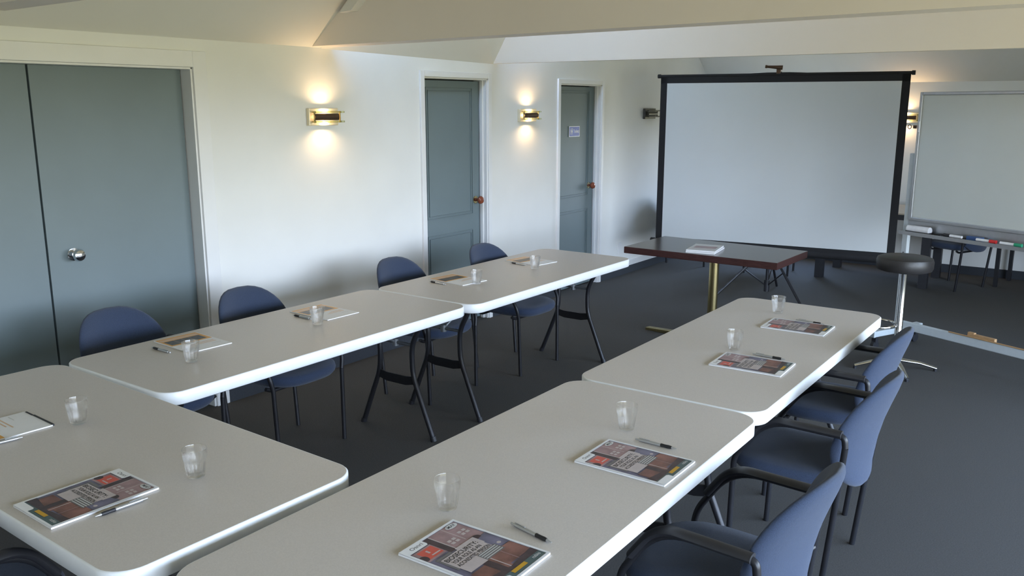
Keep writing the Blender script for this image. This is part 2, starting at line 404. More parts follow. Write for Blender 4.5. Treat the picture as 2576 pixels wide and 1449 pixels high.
# baseboards
mb = MB()
for a, b in ((YN, 1.21), (3.12, 4.945), (5.82, 6.837), (7.69, YF)):
    mb.box((XL + 0.006, (a + b) / 2, 0.110), (0.012, b - a, 0.060), mi=0); mb.box((XL + 0.008, (a + b) / 2, 0.040), (0.016, b - a, 0.080), mi=1)
struct(mb.build('baseboard_left', [M_trim, M_coving], smooth=False))
struct(MB().box(((XL + XR) / 2, YF - 0.008, 0.045), (XR - XL, 0.016, 0.09)).build('baseboard_far', M_coving, smooth=False))
# wall socket cover
t = thing('wall_socket', 'small pale wall socket low beside the toilets door', 'socket', (XL, 8.10, 0.30))
MB().box((0.004, 0, 0), (0.010, 0.075, 0.12)).build('cover_plate', M_trim, t, smooth=False, bevel=0.003)

# ------------------------------------------------------------------ wall lamps
SP = [(0.125, 0.055)]
def sconce(loc, rz, label, lit=True):
    t = thing('wall_lamp', label, 'wall lamp', loc, rz, 'brass wall lamps')
    mb = MB(); mb.box((0, 0.014, 0), (0.25, 0.028, 0.11)); mb.build('back_box', M_plate if lit else M_unlit, t, smooth=False, bevel=0.003)
    # curved shroud in front of the bulb
    mb = MB(); pr_ = []
    for k in range(13):
        a = PI * k / 12
        pr_.append((0.048 + 0.016 * math.sin(a), 0.022 * math.cos(a)))
    n = len(pr_); v0 = [mb.bm.verts.new((-0.105, p[0], p[1])) for p in pr_]; v1 = [mb.bm.verts.new((0.105, p[0], p[1])) for p in pr_]
    v2 = [mb.bm.verts.new((-0.105, p[0] - 0.002, p[1] * 0.92)) for p in pr_]; v3 = [mb.bm.verts.new((0.105, p[0] - 0.002, p[1] * 0.92)) for p in pr_]
    for i in range(n - 1):
        mb.bm.faces.new((v0[i], v0[i + 1], v1[i + 1], v1[i])); mb.bm.faces.new((v2[i + 1], v2[i], v3[i], v3[i + 1]))
        mb.bm.faces.new((v0[i + 1], v0[i], v2[i], v2[i + 1])); mb.bm.faces.new((v1[i], v1[i + 1], v3[i + 1], v3[i]))
    for i in (0, n - 1): mb.bm.faces.new((v0[i], v1[i], v3[i], v2[i]))
    mb.build('shroud', M_brassd if lit else M_unlit, t)
    for s_ in (-1, 1):
        MB().tube([(0.112, 0.060, 0.031 * s_), (-0.148, 0.060, 0.031 * s_)], 0.0065, 12).build('glass_rod', M_rod if lit else M_unlit, t)
    for x in (0.10, -0.118):
        mb = MB()
        for z in (-0.031, 0.031): mb.tube([(x, 0.026, z), (x, 0.058, z)], 0.004, 8)
        mb.box((x, 0.050, 0), (0.006, 0.012, 0.07))
        mb.build('bracket', M_brass if lit else M_unlit, t)
    b = MB().tube([(-0.045, 0.044, 0), (0.045, 0.044, 0)], 0.006, 10).build('bulb', M_bulb if lit else M_whitep, t)
    if lit:
        for s_, pw in ((1, 2.6), (-1, 3.0)):
            ld = bpy.data.lights.new('lamp_light', 'SPOT'); ld.energy = pw; ld.color = (1.0, 0.66, 0.36); ld.shadow_soft_size = 0.012
            ld.spot_size = R(150); ld.spot_blend = 1.0
            lo = bpy.data.objects.new('lamp_light', ld); col.objects.link(lo); lo.parent = t
            lo.location = (0, 0.042, 0.024 * s_); lo.rotation_euler = (0 if s_ < 0 else PI, 0, 0)
    return t
sconce((XL, 3.975, 1.717), -PI / 2, 'lit brass wall lamp between the wide double door and the first panel door')
sconce((XL, 6.335, 1.705), -PI / 2, 'lit brass wall lamp between the two panel doors')
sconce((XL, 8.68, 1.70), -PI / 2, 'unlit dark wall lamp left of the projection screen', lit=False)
sconce((-2.085, YF, 1.66), PI, 'lit brass wall lamp on the far wall between screen and whiteboard')

# ------------------------------------------------------------------ folding tables
def rrect(hx, hy, r, n=8):
    out = []
    for cx, cy, a0 in ((hx - r, hy - r, 0), (-hx + r, hy - r, 90), (-hx + r, -hy + r, 180), (hx - r, -hy + r, 270)):
        for k in range(n + 1):
            a = R(a0 + 90 * k / n); out.append((cx + r * math.cos(a), cy + r * math.sin(a)))
    return out
TG = 'folding tables set out in a U'
def make_table(loc, rz, label):
    t = thing('folding_table', label, 'table', loc, rz, TG)
    MB().prism(rrect(0.907, 0.379, 0.085), 0.688, T, mi=0, mt=1, bev=0.004, inset=0.0015).build('tabletop', [M_tedge, M_ttop], t, angle=50)
    mb = MB()
    for s_ in (-1, 1): mb.box((0, 0.30 * s_, 0.683), (1.62, 0.022, 0.014))
    mb.build('apron_rail', M_blackm, t, smooth=False)
    for sx in (-1, 1):
        x = 0.72 * sx
        for sy in (-1, 1):
            p = [(x, 0.20 * sy, 0.690), (x, 0.185 * sy, 0.64), (x, 0.118 * sy, 0.52), (x, 0.122 * sy, 0.35), (x + 0.0 * sx, 0.262 * sy, 0.012)]
            lg = MB().tube(fillet(p, 0.06), 0.0145, 12).build('leg', M_blackm, t)
            MB().tube([(x, 0.258 * sy, 0.025), (x, 0.268 * sy, 0.0)], 0.0175, 12).build('rubber_foot', M_black, lg)
        MB().prism([(-0.14, 0.300), (-0.14, 0.345), (-0.07, 0.335), (0.07, 0.335), (0.14, 0.345), (0.14, 0.300), (0.07, 0.285), (-0.07, 0.285)], x - 0.004, x + 0.004, axis='x').build('crossbar', M_blackm, t, smooth=False)
        MB().tube([(x, -0.12, 0.52), (x, 0.12, 0.52)], 0.009, 10).build('hinge_rod', M_greym, t, label='grey rod')
        mb = MB(); mb.tube(fillet([(x, 0.0, 0.52), (x - 0.16 * sx, 0.0, 0.60), (x - 0.32 * sx, 0.0, 0.685)], 0.05), 0.008, 8)
        mb.tube([(x, 0.0, 0.50), (x, 0.0, 0.54)], 0.018, 12, flat=(1, 1)); mb.build('brace', M_greym, t)
    return t
tA = make_table((-3.1896, 2.6475, 0), PI / 2, 'white-edged folding table along the left wall, nearer of the two there')
dup(tA, (-3.1669, 4.4715, 0), PI / 2, 'white-edged folding table along the left wall, farther of the two there')
dup(tA, (-2.6660, 1.3270, 0), R(-1.49), 'white-edged folding table set crosswise joining both rows at bottom left')
dup(tA, (-1.3202, 1.902, 0), PI / 2, 'white-edged folding table at the front of the right-hand row, nearest the camera')
dup(tA, (-1.3289, 3.7235, 0), PI / 2, 'white-edged folding table in the right-hand row before the dark wooden table')

# ------------------------------------------------------------------ armchairs (local: front = +x, seat width along y)
def shield(n=40, hw=0.232, zt=0.830, zb=0.385):
    # rounded egg outline in (y, z): widest a little above the middle
    out = []
    for k in range(n):
        a = 2 * PI * k / n; c, s_ = math.cos(a), math.sin(a)
        zc = zb + (zt - zb) * 0.44
        if s_ >= 0: y = hw * math.copysign(abs(c) ** 0.70, c); z = zc + (zt - zc) * s_ ** 0.88
        else: y = hw * math.copysign(abs(c) ** 0.72, c) * (1 - 0.10 * abs(s_)); z = zc + (zc - zb) * -abs(s_) ** 1.0
        out.append((y, z))
    return out
def back_x(y, z):
    # lumbar comes forward, top leans back, sides wrap forward
    ks = [(0.36, -0.225), (0.46, -0.215), (0.56, -0.228), (0.64, -0.246), (0.72, -0.272), (0.85, -0.322)]
    for (z0, a), (z1, b) in zip(ks[:-1], ks[1:]):
        if z <= z1 or z1 == 0.85:
            t = max(0, min(1, (z - z0) / (z1 - z0))); x = a + (b - a) * t; break
    return x + 1.45 * y * y
def pad(outline, fx, th, rings=8):
    mb = MB(); bm = mb.bm
    cy = 0; cz = 0.60
    front = []; back = []
    for side in (1, -1):
        rg = []
        for q in range(rings + 1):
            s_ = (1.0, 0.992, 0.97, 0.93, 0.86, 0.70, 0.45, 0.2, 0)[q]; rr = []
            hgt = th / 2 * (max(0, 1 - s_ ** 9)) ** 0.5
            if q == rings: rg.append([bm.verts.new((fx(0, cz) + side * th / 2, 0, cz))]); break
            for (y, z) in outline:
                yy, zz = y * s_, cz + (z - cz) * s_
                rr.append(bm.verts.new((fx(yy, zz) + side * hgt, yy, zz)))
            rg.append(rr)
        if side == 1: front = rg
        else:
            for v in rg[0]: bm.verts.remove(v)
            rg[0] = front[0]; back = rg
    n = len(outline)
    for rg in (front, back):
        for a, b in zip(rg[:-1], rg[1:]):
            for k in range(n):
                if len(b) == 1: bm.faces.new((a[k], a[(k + 1) % n], b[0]))
                else: bm.faces.new((a[k], a[(k + 1) % n], b[(k + 1) % n], b[k]))
    return mb
CG = 'navy armchairs at the tables'
def make_chair(loc, rz, label):
    t = thing('armchair', label, 'chair', loc, rz, CG)
    pad(shield(), back_x, 0.050).build('backrest', M_navy, t, angle=70)
    # seat: rounded front, slightly dished
    seat = []
    for k in range(44):
        a = 2 * PI * k / 44; c, s_ = math.cos(a), math.sin(a)
        x = 0.035 + (0.235 if c > 0 else 0.215) * math.copysign(abs(c) ** (0.8 if c > 0 else 0.5), c)
        y = 0.232 * math.copysign(abs(s_) ** 0.62, s_)
        seat.append((x, y))
    mb = MB(); rg = []
    for sc, z in ((0.80, 0.395), (0.93, 0.405), (0.985, 0.420), (1.0, 0.436), (0.985, 0.452), (0.93, 0.461), (0.7, 0.463), (0.35, 0.460)):
        rg.append([mb.bm.verts.new((0.035 + (x - 0.035) * sc, y * sc, z - 0.03 * max(0, x - 0.15) * 1.5)) for x, y in seat])
    n = len(seat)
    for a, b in zip(rg[:-1], rg[1:]):
        for k in range(n): mb.bm.faces.new((a[k], a[(k + 1) % n], b[(k + 1) % n], b[k]))
    mb.bm.faces.new(list(reversed(rg[0]))); mb.bm.faces.new(rg[-1])
    mb.build('seat', M_navy, t, angle=60)
    for x in (-0.13, 0.15): MB().tube(fillet([(x, -0.238, 0.40), (x, -0.20, 0.382), (x, 0.20, 0.382), (x, 0.238, 0.40)], 0.03), 0.010, 10).build('seat_rail', M_blackm, t)
    for s_ in (-1, 1):
        y = 0.238 * s_
        ya = 0.252 * s_
        MB().tube([(0.215, y * 0.96, 0.0), (0.205, y, 0.40)], 0.0115, 12).build('leg', M_blackm, t, label='front leg')
        MB().tube(fillet([(-0.150, y * 0.97, 0.0), (-0.178, y, 0.30), (-0.205, ya, 0.60)], 0.06), 0.0115, 12).build('leg', M_blackm, t, label='rear leg')
        MB().tube(fillet([(0.205, y, 0.40), (0.20, ya, 0.47), (0.085, ya, 0.647), (-0.20, ya, 0.642), (-0.205, ya, 0.600)], [0.05, 0.11, 0.045, 0.02], 8), 0.0115, 12).build('arm_tube', M_blackm, t)
        mb = MB(); mb.tube(fillet([(0.165, ya, 0.540), (0.085, ya, 0.652), (-0.190, ya, 0.647)], 0.10, 8), 0.022, 12, flat=(1.0, 0.62)); mb.build('armrest', M_black, t)
        MB().tube([(-0.195, y, 0.470), (-0.185, 0.190 * s_, 0.470)], 0.008, 8).build('back_bolt', M_blackm, t)
    return t
PIv = PI
c0 = make_chair((-0.920, 3.295, 0), PIv, 'navy fabric armchair at the right row, middle of the three there')
dup(c0, (-0.862, 2.285, 0), PIv + R(-2), 'navy fabric armchair at the right row, nearest the camera of the three')
dup(c0, (-1.025, 4.005, 0), PIv + R(2), 'navy fabric armchair at the right row, farthest of the three, before the bar stool')
dup(c0, (-3.67, 2.20, 0), R(3), 'navy fabric armchair with its back against the wide double door')
dup(c0, (-3.56, 2.88, 0), R(2), 'navy fabric armchair against the white wall just right of the double door')
dup(c0, (-3.54, 4.03, 0), R(0), 'navy fabric armchair in front of the left edge of the first panel door')
dup(c0, (-3.42, 4.82, 0), R(0), 'navy fabric armchair before the first panel door, farthest in the left row')
dup(c0, (-2.52, 0.86, 0), R(92), 'navy fabric armchair tucked under the crosswise table at bottom left corner')
BG = 'spare armchairs near the far wall'
dup(c0, (-1.33, 9.555, 0), R(156), 'dark armchair under the whiteboard, its seat and legs showing', BG)
dup(c0, (-4.06, 9.255, 0), R(90), 'dark chair feet showing below the screen, left of the brass column', BG)
dup(c0, (-3.13, 9.225, 0), R(98), 'dark chair feet showing below the screen, right of the brass column', BG)

# ------------------------------------------------------------------ dark wood table with brass column
t = thing('pedestal_table', 'dark red-brown wooden table on a brass column in front of the projection screen', 'table', (-2.49, 6.12, 0))
q = [(-3.086 + 2.49, 5.795 - 6.12), (-1.90 + 2.49, 5.775 - 6.12), (-1.885 + 2.49, 6.40 - 6.12), (-3.072 + 2.49, 6.47 - 6.12)]
MB().prism(q, 0.69, T, mi=0, mt=1, bev=0.003).build('tabletop', [M_dwood, M_dtop], t, smooth=False)
MB().lathe([(0.0, 0.02), (0.055, 0.02), (0.055, 0.04), (0.036, 0.055), (0.036, 0.68), (0.09, 0.685), (0.09, 0.69), (0.0, 0.69)], 32).build('column', M_brass, t)
for k in range(4):
    a = R(170 + 90 * k); dx, dy = math.cos(a), math.sin(a)
    L_ = 0.60 if k % 2 == 0 else 0.32
    rotm = Matrix.Rotation(a, 3, 'Z')
    MB().prism([(0.03, 0.012), (L_, 0.0), (L_, 0.022), (0.03, 0.055)], -0.028, 0.028, axis='y').build('foot', M_brass, t, smooth=False, bevel=0.003).rotation_euler = (0, 0, a)
CREAM = 0

# ------------------------------------------------------------------ booklets, pens, glasses
def flat(name, c, rough=0.35, var=0.05, scale=60): return mat(name, c, rough, var=var, scale=scale)
B_mauve = flat('print_mauve', (0.33, 0.21, 0.22), scale=25, var=0.25); B_band = flat('print_dark', (0.055, 0.035, 0.045), var=0.3)
B_red = flat('print_coral', (0.62, 0.10, 0.07)); B_pale = flat('print_pale', (0.52, 0.45, 0.45)); B_brown = flat('print_brown', (0.20, 0.09, 0.075), scale=18, var=0.6)
B_grey = flat('print_grey', (0.16, 0.15, 0.155)); B_ink = flat('print_ink', (0.02, 0.02, 0.025)); B_yel = flat('print_yellow', (0.60, 0.33, 0.02))
B_slate = flat('print_slate', (0.14, 0.13, 0.20), scale=20, var=0.4); B_green = flat('print_teal', (0.07, 0.12, 0.13)); B_lg = flat('print_light_grey', (0.60, 0.60, 0.60))
B_or = flat('print_orange', (0.74, 0.36, 0.05)); B_orl = flat('print_pale_orange', (0.72, 0.48, 0.30)); B_drk = flat('print_charcoal', (0.075, 0.070, 0.070), var=0.4)
BM = [M_paper, B_mauve, B_band, B_red, B_pale, B_brown, B_grey, B_ink, B_yel, B_slate, B_green, B_lg, B_or, B_orl, B_drk]
(PA, MA, BA, RE, PL, BR, GR, IN, YE, SL, GN, LG, OR, OL, DK) = range(15)
PW, PH = 0.21, 0.297
class Cover:
    def __init__(s, z): s.mb = MB(); s.z = z; s.k = 0
    def P(s, u, v): return ((u - 0.5) * PW, (0.5 - v) * PH)
    def rect(s, u0, v0, u1, v1, mi): s.poly([(u0, v0), (u1, v0), (u1, v1), (u0, v1)], mi)
    def poly(s, uv, mi):
        s.k += 1; z = s.z + 0.00003 * s.k
        pts = [(*s.P(u, v), z) for u, v in uv]; s.mb.quad(pts, mi)
    def disc(s, u, v, ru, rv, mi, n=20): s.poly([(u + ru * math.cos(2 * PI * k / n), v + rv * math.sin(2 * PI * k / n)) for k in range(n)], mi)
    def text(s, txt, u, v, h, w_, mi):
        s.k += 1; x, y = s.P(u, v); text_into(s.mb, txt, x, y, s.z + 0.00003 * s.k, h, mi, width=w_)
def bio_cover(z):
    c = Cover(z)
    c.rect(0.035, 0.025, 0.965, 0.975, SL)
    c.rect(0.47, 0.03, 0.955, 0.36, MA); c.rect(0.36, 0.03, 0.46, 0.34, BA); c.rect(0.46, 0.03, 0.475, 0.36, PL)
    c.rect(0.70, 0.03, 0.71, 0.30, PL)
    for (u, v) in ((0.52, 0.20), (0.60, 0.20), (0.52, 0.245), (0.60, 0.245), (0.76, 0.17), (0.84, 0.17), (0.76, 0.215), (0.84, 0.215)): c.rect(u, v, u + 0.055, v + 0.03, PL)
    c.rect(0.05, 0.11, 0.36, 0.30, MA); c.rect(0.10, 0.13, 0.345, 0.275, RE); c.text('1', 0.20, 0.205, 0.014, 0.006, PL); c.rect(0.19, 0.235, 0.33, 0.25, PL)
    c.disc(0.07, 0.235, 0.055, 0.045, BA); c.poly([(0.035, 0.30), (0.16, 0.30), (0.22, 0.42), (0.24, 0.60), (0.035, 0.62)], SL)
    c.disc(0.80, 0.36, 0.07, 0.04, BA); c.poly([(0.70, 0.40), (0.965, 0.36), (0.965, 0.62), (0.80, 0.60), (0.74, 0.50)], SL)
    c.rect(0.40, 0.62, 0.955, 0.83, BR); c.rect(0.10, 0.68, 0.55, 0.86, BR); c.rect(0.35, 0.66, 0.46, 0.90, BA); c.rect(0.50, 0.62, 0.515, 0.88, PL); c.rect(0.70, 0.63, 0.71, 0.84, MA)
    c.rect(0.035, 0.86, 0.965, 0.975, GN); c.poly([(0.035, 0.80), (0.5, 0.86), (0.965, 0.82), (0.965, 0.90), (0.035, 0.90)], BA)
    c.disc(0.86, 0.56, 0.03, 0.018, PL)
    c.rect(0.10, 0.325, 0.36, 0.355, GR); c.rect(0.44, 0.33, 0.78, 0.46, PL)
    c.rect(0.13, 0.36, 0.76, 0.55, PL); c.rect(0.10, 0.36, 0.135, 0.56, GR); c.rect(0.14, 0.55, 0.46, 0.66, PL)
    c.rect(0.46, 0.545, 0.80, 0.655, GR)
    for k in range(4): c.rect(0.475, 0.557 + 0.025 * k, 0.785, 0.566 + 0.025 * k, LG)
    c.text('BIOSECURITY:', 0.155, 0.425, 0.0145, 0.118, IN)
    c.text('YOUR ROLE AS AN', 0.175, 0.482, 0.0120, 0.106, IN)
    c.text('ACCREDITED PERSON', 0.165, 0.540, 0.0120, 0.122, IN)
    c.poly([(0.0, 0.0), (0.36, 0.0), (0.36, 0.085), (0.34, 0.105), (0.0, 0.105)], PA); c.text('Osnri', 0.12, 0.072, 0.012, 0.042, GR)
    c.disc(0.84, 0.07, 0.10, 0.035, LG); c.text('MAF', 0.775, 0.082, 0.010, 0.028, IN)
    c.rect(0.0, 0.0, 0.035, 1, PA); c.rect(0.965, 0, 1, 1, PA); c.rect(0, 0, 1, 0.022, PA); c.rect(0, 0.978, 1, 1, PA)
    c.poly([(0.0, 0.915), (0.30, 0.915), (0.33, 0.93), (0.33, 1.0), (0.0, 1.0)], PA)
    c.rect(0.40, 0.905, 0.66, 0.945, YE); c.text('nzbio', 0.78, 0.945, 0.010, 0.030, LG)
    return c.mb
def orange_cover(z):
    c = Cover(z)
    c.rect(0.0, 0.0, 1.0, 1.0, PA)
    c.rect(0.02, 0.50, 0.98, 0.985, OR); c.rect(0.10, 0.555, 0.93, 0.80, DK)
    for u in (0.36, 0.52, 0.70): c.rect(u, 0.555, u + 0.008, 0.80, OL)
    c.rect(0.06, 0.82, 0.96, 0.93, OL); c.rect(0.02, 0.47, 0.98, 0.50, PA)
    for k in range(3): c.rect(0.10, 0.30 + 0.045 * k, 0.62 - 0.1 * k, 0.318 + 0.045 * k, OL)
    c.rect(0.08, 0.20, 0.30, 0.212, LG)
    return c.mb
bio_me = None
def booklet(loc, rz, label, kind='bio', group=None, th=0.005):
    t = thing('training_booklet' if kind == 'bio' else 'course_booklet', label, 'booklet', loc, rz, group)
    mb = MB(); mb.box((0, 0, th / 2), (PW, PH, th)); mb.build('pages', M_paper, t, smooth=False)
    mb = bio_cover(th + 0.0001) if kind == 'bio' else orange_cover(th + 0.0001)
    mb.build('cover', BM, t, smooth=False)
    return t
GB = 'maroon Biosecurity booklets'; GO = 'orange and white course booklets'
zt = T + 0.0008
b0 = booklet((-1.173, 1.490, zt), R(90 + 1.0), 'maroon Biosecurity booklet nearest the camera, beside the nearest glass', group=GB)
dup(b0, (-1.117, 2.203, zt), R(90), 'maroon Biosecurity booklet second nearest on the right row', GB)
dup(b0, (-1.190, 3.382, zt), R(90 + 2), 'maroon Biosecurity booklet on the far right table, nearer of the two there', GB)
dup(b0, (-1.232, 4.110, zt), R(90 + 1.5), 'maroon Biosecurity booklet on the far right table, farthest of all', GB)
dup(b0, (-2.2243, 1.1165, zt), R(-1.5), 'maroon Biosecurity booklet on the crosswise table at lower left', GB)
o0 = booklet((-3.372, 2.238, zt), R(-90 - 3), 'orange and white booklet in front of the chair at the double door', 'orange', GO, 0.004)
dup(o0, (-3.328, 2.988, zt), R(-90 - 2), 'orange and white booklet second nearest on the left row', GO)
dup(o0, (-3.300, 4.050, zt), R(-90 - 6), 'orange and white booklet second farthest on the left row', GO)
dup(o0, (-3.300, 4.848, zt), R(-90 - 8), 'orange and white booklet farthest on the left row', GO)
t = dup(o0, (-2.957, 1.195, zt), R(-2.5), 'orange and white booklet with black spiral spine, cut by the left frame edge', GO)
mb = MB(); mb.box((0.032, PH / 2 + 0.002, 0.003), (0.145, 0.007, 0.006))
for k in range(9): mb.box((-0.045 - 0.006 * k, PH / 2, 0.003), (0.0028, 0.006, 0.006))
mb.build('spiral_binding', M_black, t, smooth=False)
# the two plain booklets stacked on the dark table
t = booklet((-2.505, 5.972, T + 0.0008), R(8), 'white booklet lying on the dark wooden table, lower of the stack of two', 'orange', 'white booklets on the dark table', 0.012)
for ch in list(t.children):
    if ch.name.startswith('cover'): bpy.data.objects.remove(ch)
dup_b = booklet((-2.508, 5.974, T + 0.0140), R(10), 'white booklet with faint grey cover, top of the stack on the dark wooden table', 'bio', 'white booklets on the dark table', 0.010)
for ch in list(dup_b.children):
    if ch.name.startswith('cover'): bpy.data.objects.remove(ch)
c = Cover(0.0101); c.rect(0, 0, 1, 1, LG); c.rect(0.12, 0.30, 0.9, 0.62, MA); c.rect(0.12, 0.66, 0.9, 0.76, PL); c.mb.build('cover', [M_paper] + BM[1:4] + [B_pale] + BM[5:], dup_b, smooth=False)

def pen(tip, end, label, group='ballpoint pens', white=False):
    tip, end = Vector(tip), Vector(end); dr = (end - tip); a = math.atan2(dr.y, dr.x)
    t = thing('ballpoint_pen', label, 'pen', (tip.x, tip.y, T + 0.0055), a, group)
    L_ = 0.142; X = Matrix.Rotation(R(90), 4, 'Y')
    MB().lathe([(0.0, 0.0), (0.0012, 0.0), (0.0042, 0.016), (0.0044, 0.020)], 16, mtx=X).build('tip', M_silver, t)
    MB().lathe([(0.0046, 0.016), (0.0056, 0.026), (0.0050, 0.040), (0.0055, 0.052), (0.0046, 0.054)], 16, mtx=X).build('grip', M_black, t, label='black rubber grip')
    MB().lathe([(0.0045, 0.050), (0.0050, 0.060), (0.0052, 0.115), (0.0046, 0.128), (0.0030, 0.129), (0.0030, L_), (0.0, L_)], 16, mtx=X).build('barrel', M_whitep if white else M_silver, t)
    MB().box((0.110, 0, 0.0068), (0.036, 0.003, 0.0012)).build('clip', M_silver, t, smooth=False)
    return t
PG = 'silver ballpoint pens with black grips'
p0 = pen((-1.051, 1.641, 0), (-1.19, 1.666, 0), 'silver pen with black grip beside the nearest booklet', PG)
def dpen(tip, end, label):
    a = math.atan2(end[1] - tip[1], end[0] - tip[0]); return dup(p0, (tip[0], tip[1], T + 0.0055), a, label, PG)
dpen((-1.056, 2.364), (-1.198, 2.363), 'silver pen behind the second nearest booklet on the right row')
dpen((-1.099, 3.523), (-1.238, 3.529), 'silver pen beside the nearer booklet on the far right table')
dpen((-1.141, 4.230), (-1.279, 4.241), 'silver pen beside the farthest booklet on the right row')
dpen((-2.093, 1.064), (-2.082, 1.206), 'bright silver pen on the crosswise table beside the maroon booklet')
dpen((-3.440, 2.078), (-3.310, 2.076), 'silver pen in front of the nearest orange booklet on the left row')
dpen((-3.405, 2.846), (-3.270, 2.840), 'silver pen partly behind the second nearest glass on the left row')
dpen((-3.403, 3.905), (-3.262, 3.890), 'silver pen by the second farthest orange booklet on the left row')
dpen((-3.374, 4.708), (-3.235, 4.692), 'silver pen by the farthest orange booklet on the left row')
dpen((-2.837, 1.085), (-2.815, 1.224), 'white-lit pen beside the spiral booklet at the left frame edge')

def tumbler_mesh():
    mb = MB(); seg = 60
    def rf(r, z, k):
        if z < 0.004 or z > 0.052: return r
        a = (k % 6) / 6.0 * 2 * PI
        dep = 0.065 * min(1, (z - 0.002) / 0.012) * min(1, (0.054 - z) / 0.008)
        return r * (1 - dep * (0.5 - 0.5 * math.cos(a)))
    outer = [(0.0, 0.0), (0.020, 0.0), (0.0245, 0.002), (0.0262, 0.008), (0.0285, 0.022), (0.0305, 0.036), (0.0318, 0.048), (0.0322, 0.053), (0.0338, 0.057), (0.0352, 0.070), (0.0360, 0.0845), (0.0357, 0.0862), (0.0346, 0.0862)]
    inner = [(0.0340, 0.0845), (0.0330, 0.070), (0.0318, 0.058), (0.0300, 0.050), (0.0284, 0.036), (0.0262, 0.022), (0.0235, 0.013), (0.016, 0.010), (0.0, 0.0095)]
    mb.lathe(outer + inner, seg, rf=lambda r, z, k: rf(r, z, k))
    return mb
def tumbler(x, y, label):
    o = tumbler_mesh().build('glass_tumbler', M_glass, angle=25, loc=(x, y, T + 0.0008)); return tag(o, label, 'glass', 'water glasses on the tables')
g0 = tumbler(-1.382, 1.642, 'clear glass tumbler nearest the camera on the right row')
def dglass(x, y, label):
    o = g0.copy(); col.objects.link(o); o.location = (x, y, T + 0.0008); o.rotation_euler = (0, 0, random.random() * 6); o['label'] = label; return o
dglass(-1.268, 2.434, 'clear glass tumbler behind the second nearest maroon booklet')
dglass(-1.336, 3.560, 'clear glass tumbler on the far right table, nearer of the two')
dglass(-1.412, 4.352, 'clear glass tumbler on the far right table, farthest one')
dglass(-2.105, 1.375, 'clear glass tumbler on the crosswise table, right of its booklet')
dglass(-2.800, 1.402, 'clear glass tumbler on the crosswise table near its far edge')
dglass(-3.120, 2.060, 'clear glass tumbler on the left row, nearest of four')
dglass(-3.167, 2.798, 'clear glass tumbler on the left row, second nearest of four')
dglass(-3.134, 4.025, 'clear glass tumbler on the left row, third nearest of four')
dglass(-3.120, 4.633, 'clear glass tumbler on the left row, farthest of four')

# ------------------------------------------------------------------ projection screen
SY = R(8)
t = thing('projection_screen', 'large white tripod projection screen with black border behind the dark wooden table', 'projection screen', (-2.71, 7.93, 0), SY)
hw = 1.095; zb, zt_ = 0.475, 2.06
mb = MB(); N_ = 24; K_ = 16; vs = []
for j in range(K_ + 1):
    row = []
    for i in range(N_ + 1):
        u, v = i / N_, j / K_
        x = (u - 0.5) * 2 * (hw - 0.065); z = zb + 0.04 + (zt_ - 0.065 - zb - 0.04) * v
        y = -0.004 + 0.004 * math.sin(6 * u + 5 * v) * math.sin(PI * u)
        row.append(mb.bm.verts.new((x, y, z)))
    vs.append(row)
for j in range(K_):
    for i in range(N_): mb.bm.faces.new((vs[j][i], vs[j][i + 1], vs[j + 1][i + 1], vs[j + 1][i]))
mb.build('screen_sheet', M_screen, t)
mb = MB(); yb = 0.003
mb.box((-hw + 0.033, yb, (zb + zt_) / 2), (0.066, 0.003, zt_ - zb)); mb.box((hw - 0.033, yb, (zb + zt_) / 2), (0.066, 0.003, zt_ - zb))
mb.box((0, yb, zt_ - 0.033), (2 * hw, 0.003, 0.070)); mb.box((0, yb, zb + 0.02), (2 * hw, 0.003, 0.042))
mb.prism([(-0.62, zt_), (0.62, zt_), (0.10, zt_ + 0.022), (-0.10, zt_ + 0.022)], yb - 0.002, yb + 0.002, axis='y')
mb.build('border', M_sblack, t, smooth=False)
mb = MB(); mb.tube([(-hw - 0.02, 0.010, zt_ + 0.002), (hw + 0.02, 0.010, zt_ + 0.002)], 0.014, 12)
for s_ in (-1, 1): mb.tube([(s_ * (hw + 0.005), 0.010, zt_ + 0.002), (s_ * (hw + 0.032), 0.010, zt_ + 0.002)], 0.019, 12)
mb.build('top_bar', M_sblack, t)
mb = MB(); mb.box((0, 0.012, zt_ + 0.040), (0.035, 0.03, 0.06)); mb.tube([(0.035, 0.0, zt_ + 0.062), (-0.10, -0.03, zt_ + 0.072)], [0.020, 0.010], 12); mb.tube([(-0.095, -0.03, zt_ + 0.071), (-0.112, -0.032, zt_ + 0.073)], 0.014, 12)
mb.build('hanging_hook', M_brassd, t)
mb = MB(); mb.tube([(-hw - 0.03, 0.03, zb - 0.022), (hw + 0.03, 0.03, zb - 0.022)], 0.040, 16)
for s_ in (-1, 1): mb.tube([(s_ * (hw + 0.02), 0.03, zb - 0.022), (s_ * (hw + 0.055), 0.03, zb - 0.022)], 0.046, 16)
mb.build('roller_case', M_sblack, t)
mb = MB(); mb.tube([(0, 0.075, 0.05), (0, 0.075, zt_ + 0.03)], 0.016, 12); mb.build('pole', M_blackm, t)
hub = (0, 0.075, 0.66)
mb = MB(); mb.tube([(0, 0.075, 0.42), (0, 0.075, 0.52)], 0.030, 14); mb.build('hub', M_black, t)
MB().tube([(0, 0.075, 0.05), (0, 0.075, 0.16)], 0.026, 14).build('pole_foot', M_black, t)
for a in (215, 318, 90):
    fx, fy = 0.52 * math.cos(R(a)), 0.075 + 0.52 * math.sin(R(a))
    lg = MB().tube([(0.02 * math.cos(R(a)), 0.075 + 0.02 * math.sin(R(a)), 0.47), (fx, fy, 0.008)], 0.012, 10).build('leg', M_blackm, t)
    MB().tube([(0.25 * fx / 0.52 * 0.9 + 0, 0.075 + (fy - 0.075) * 0.45, 0.265), (0, 0.075, 0.10)], 0.006, 8).build('strut', M_blackm, lg)

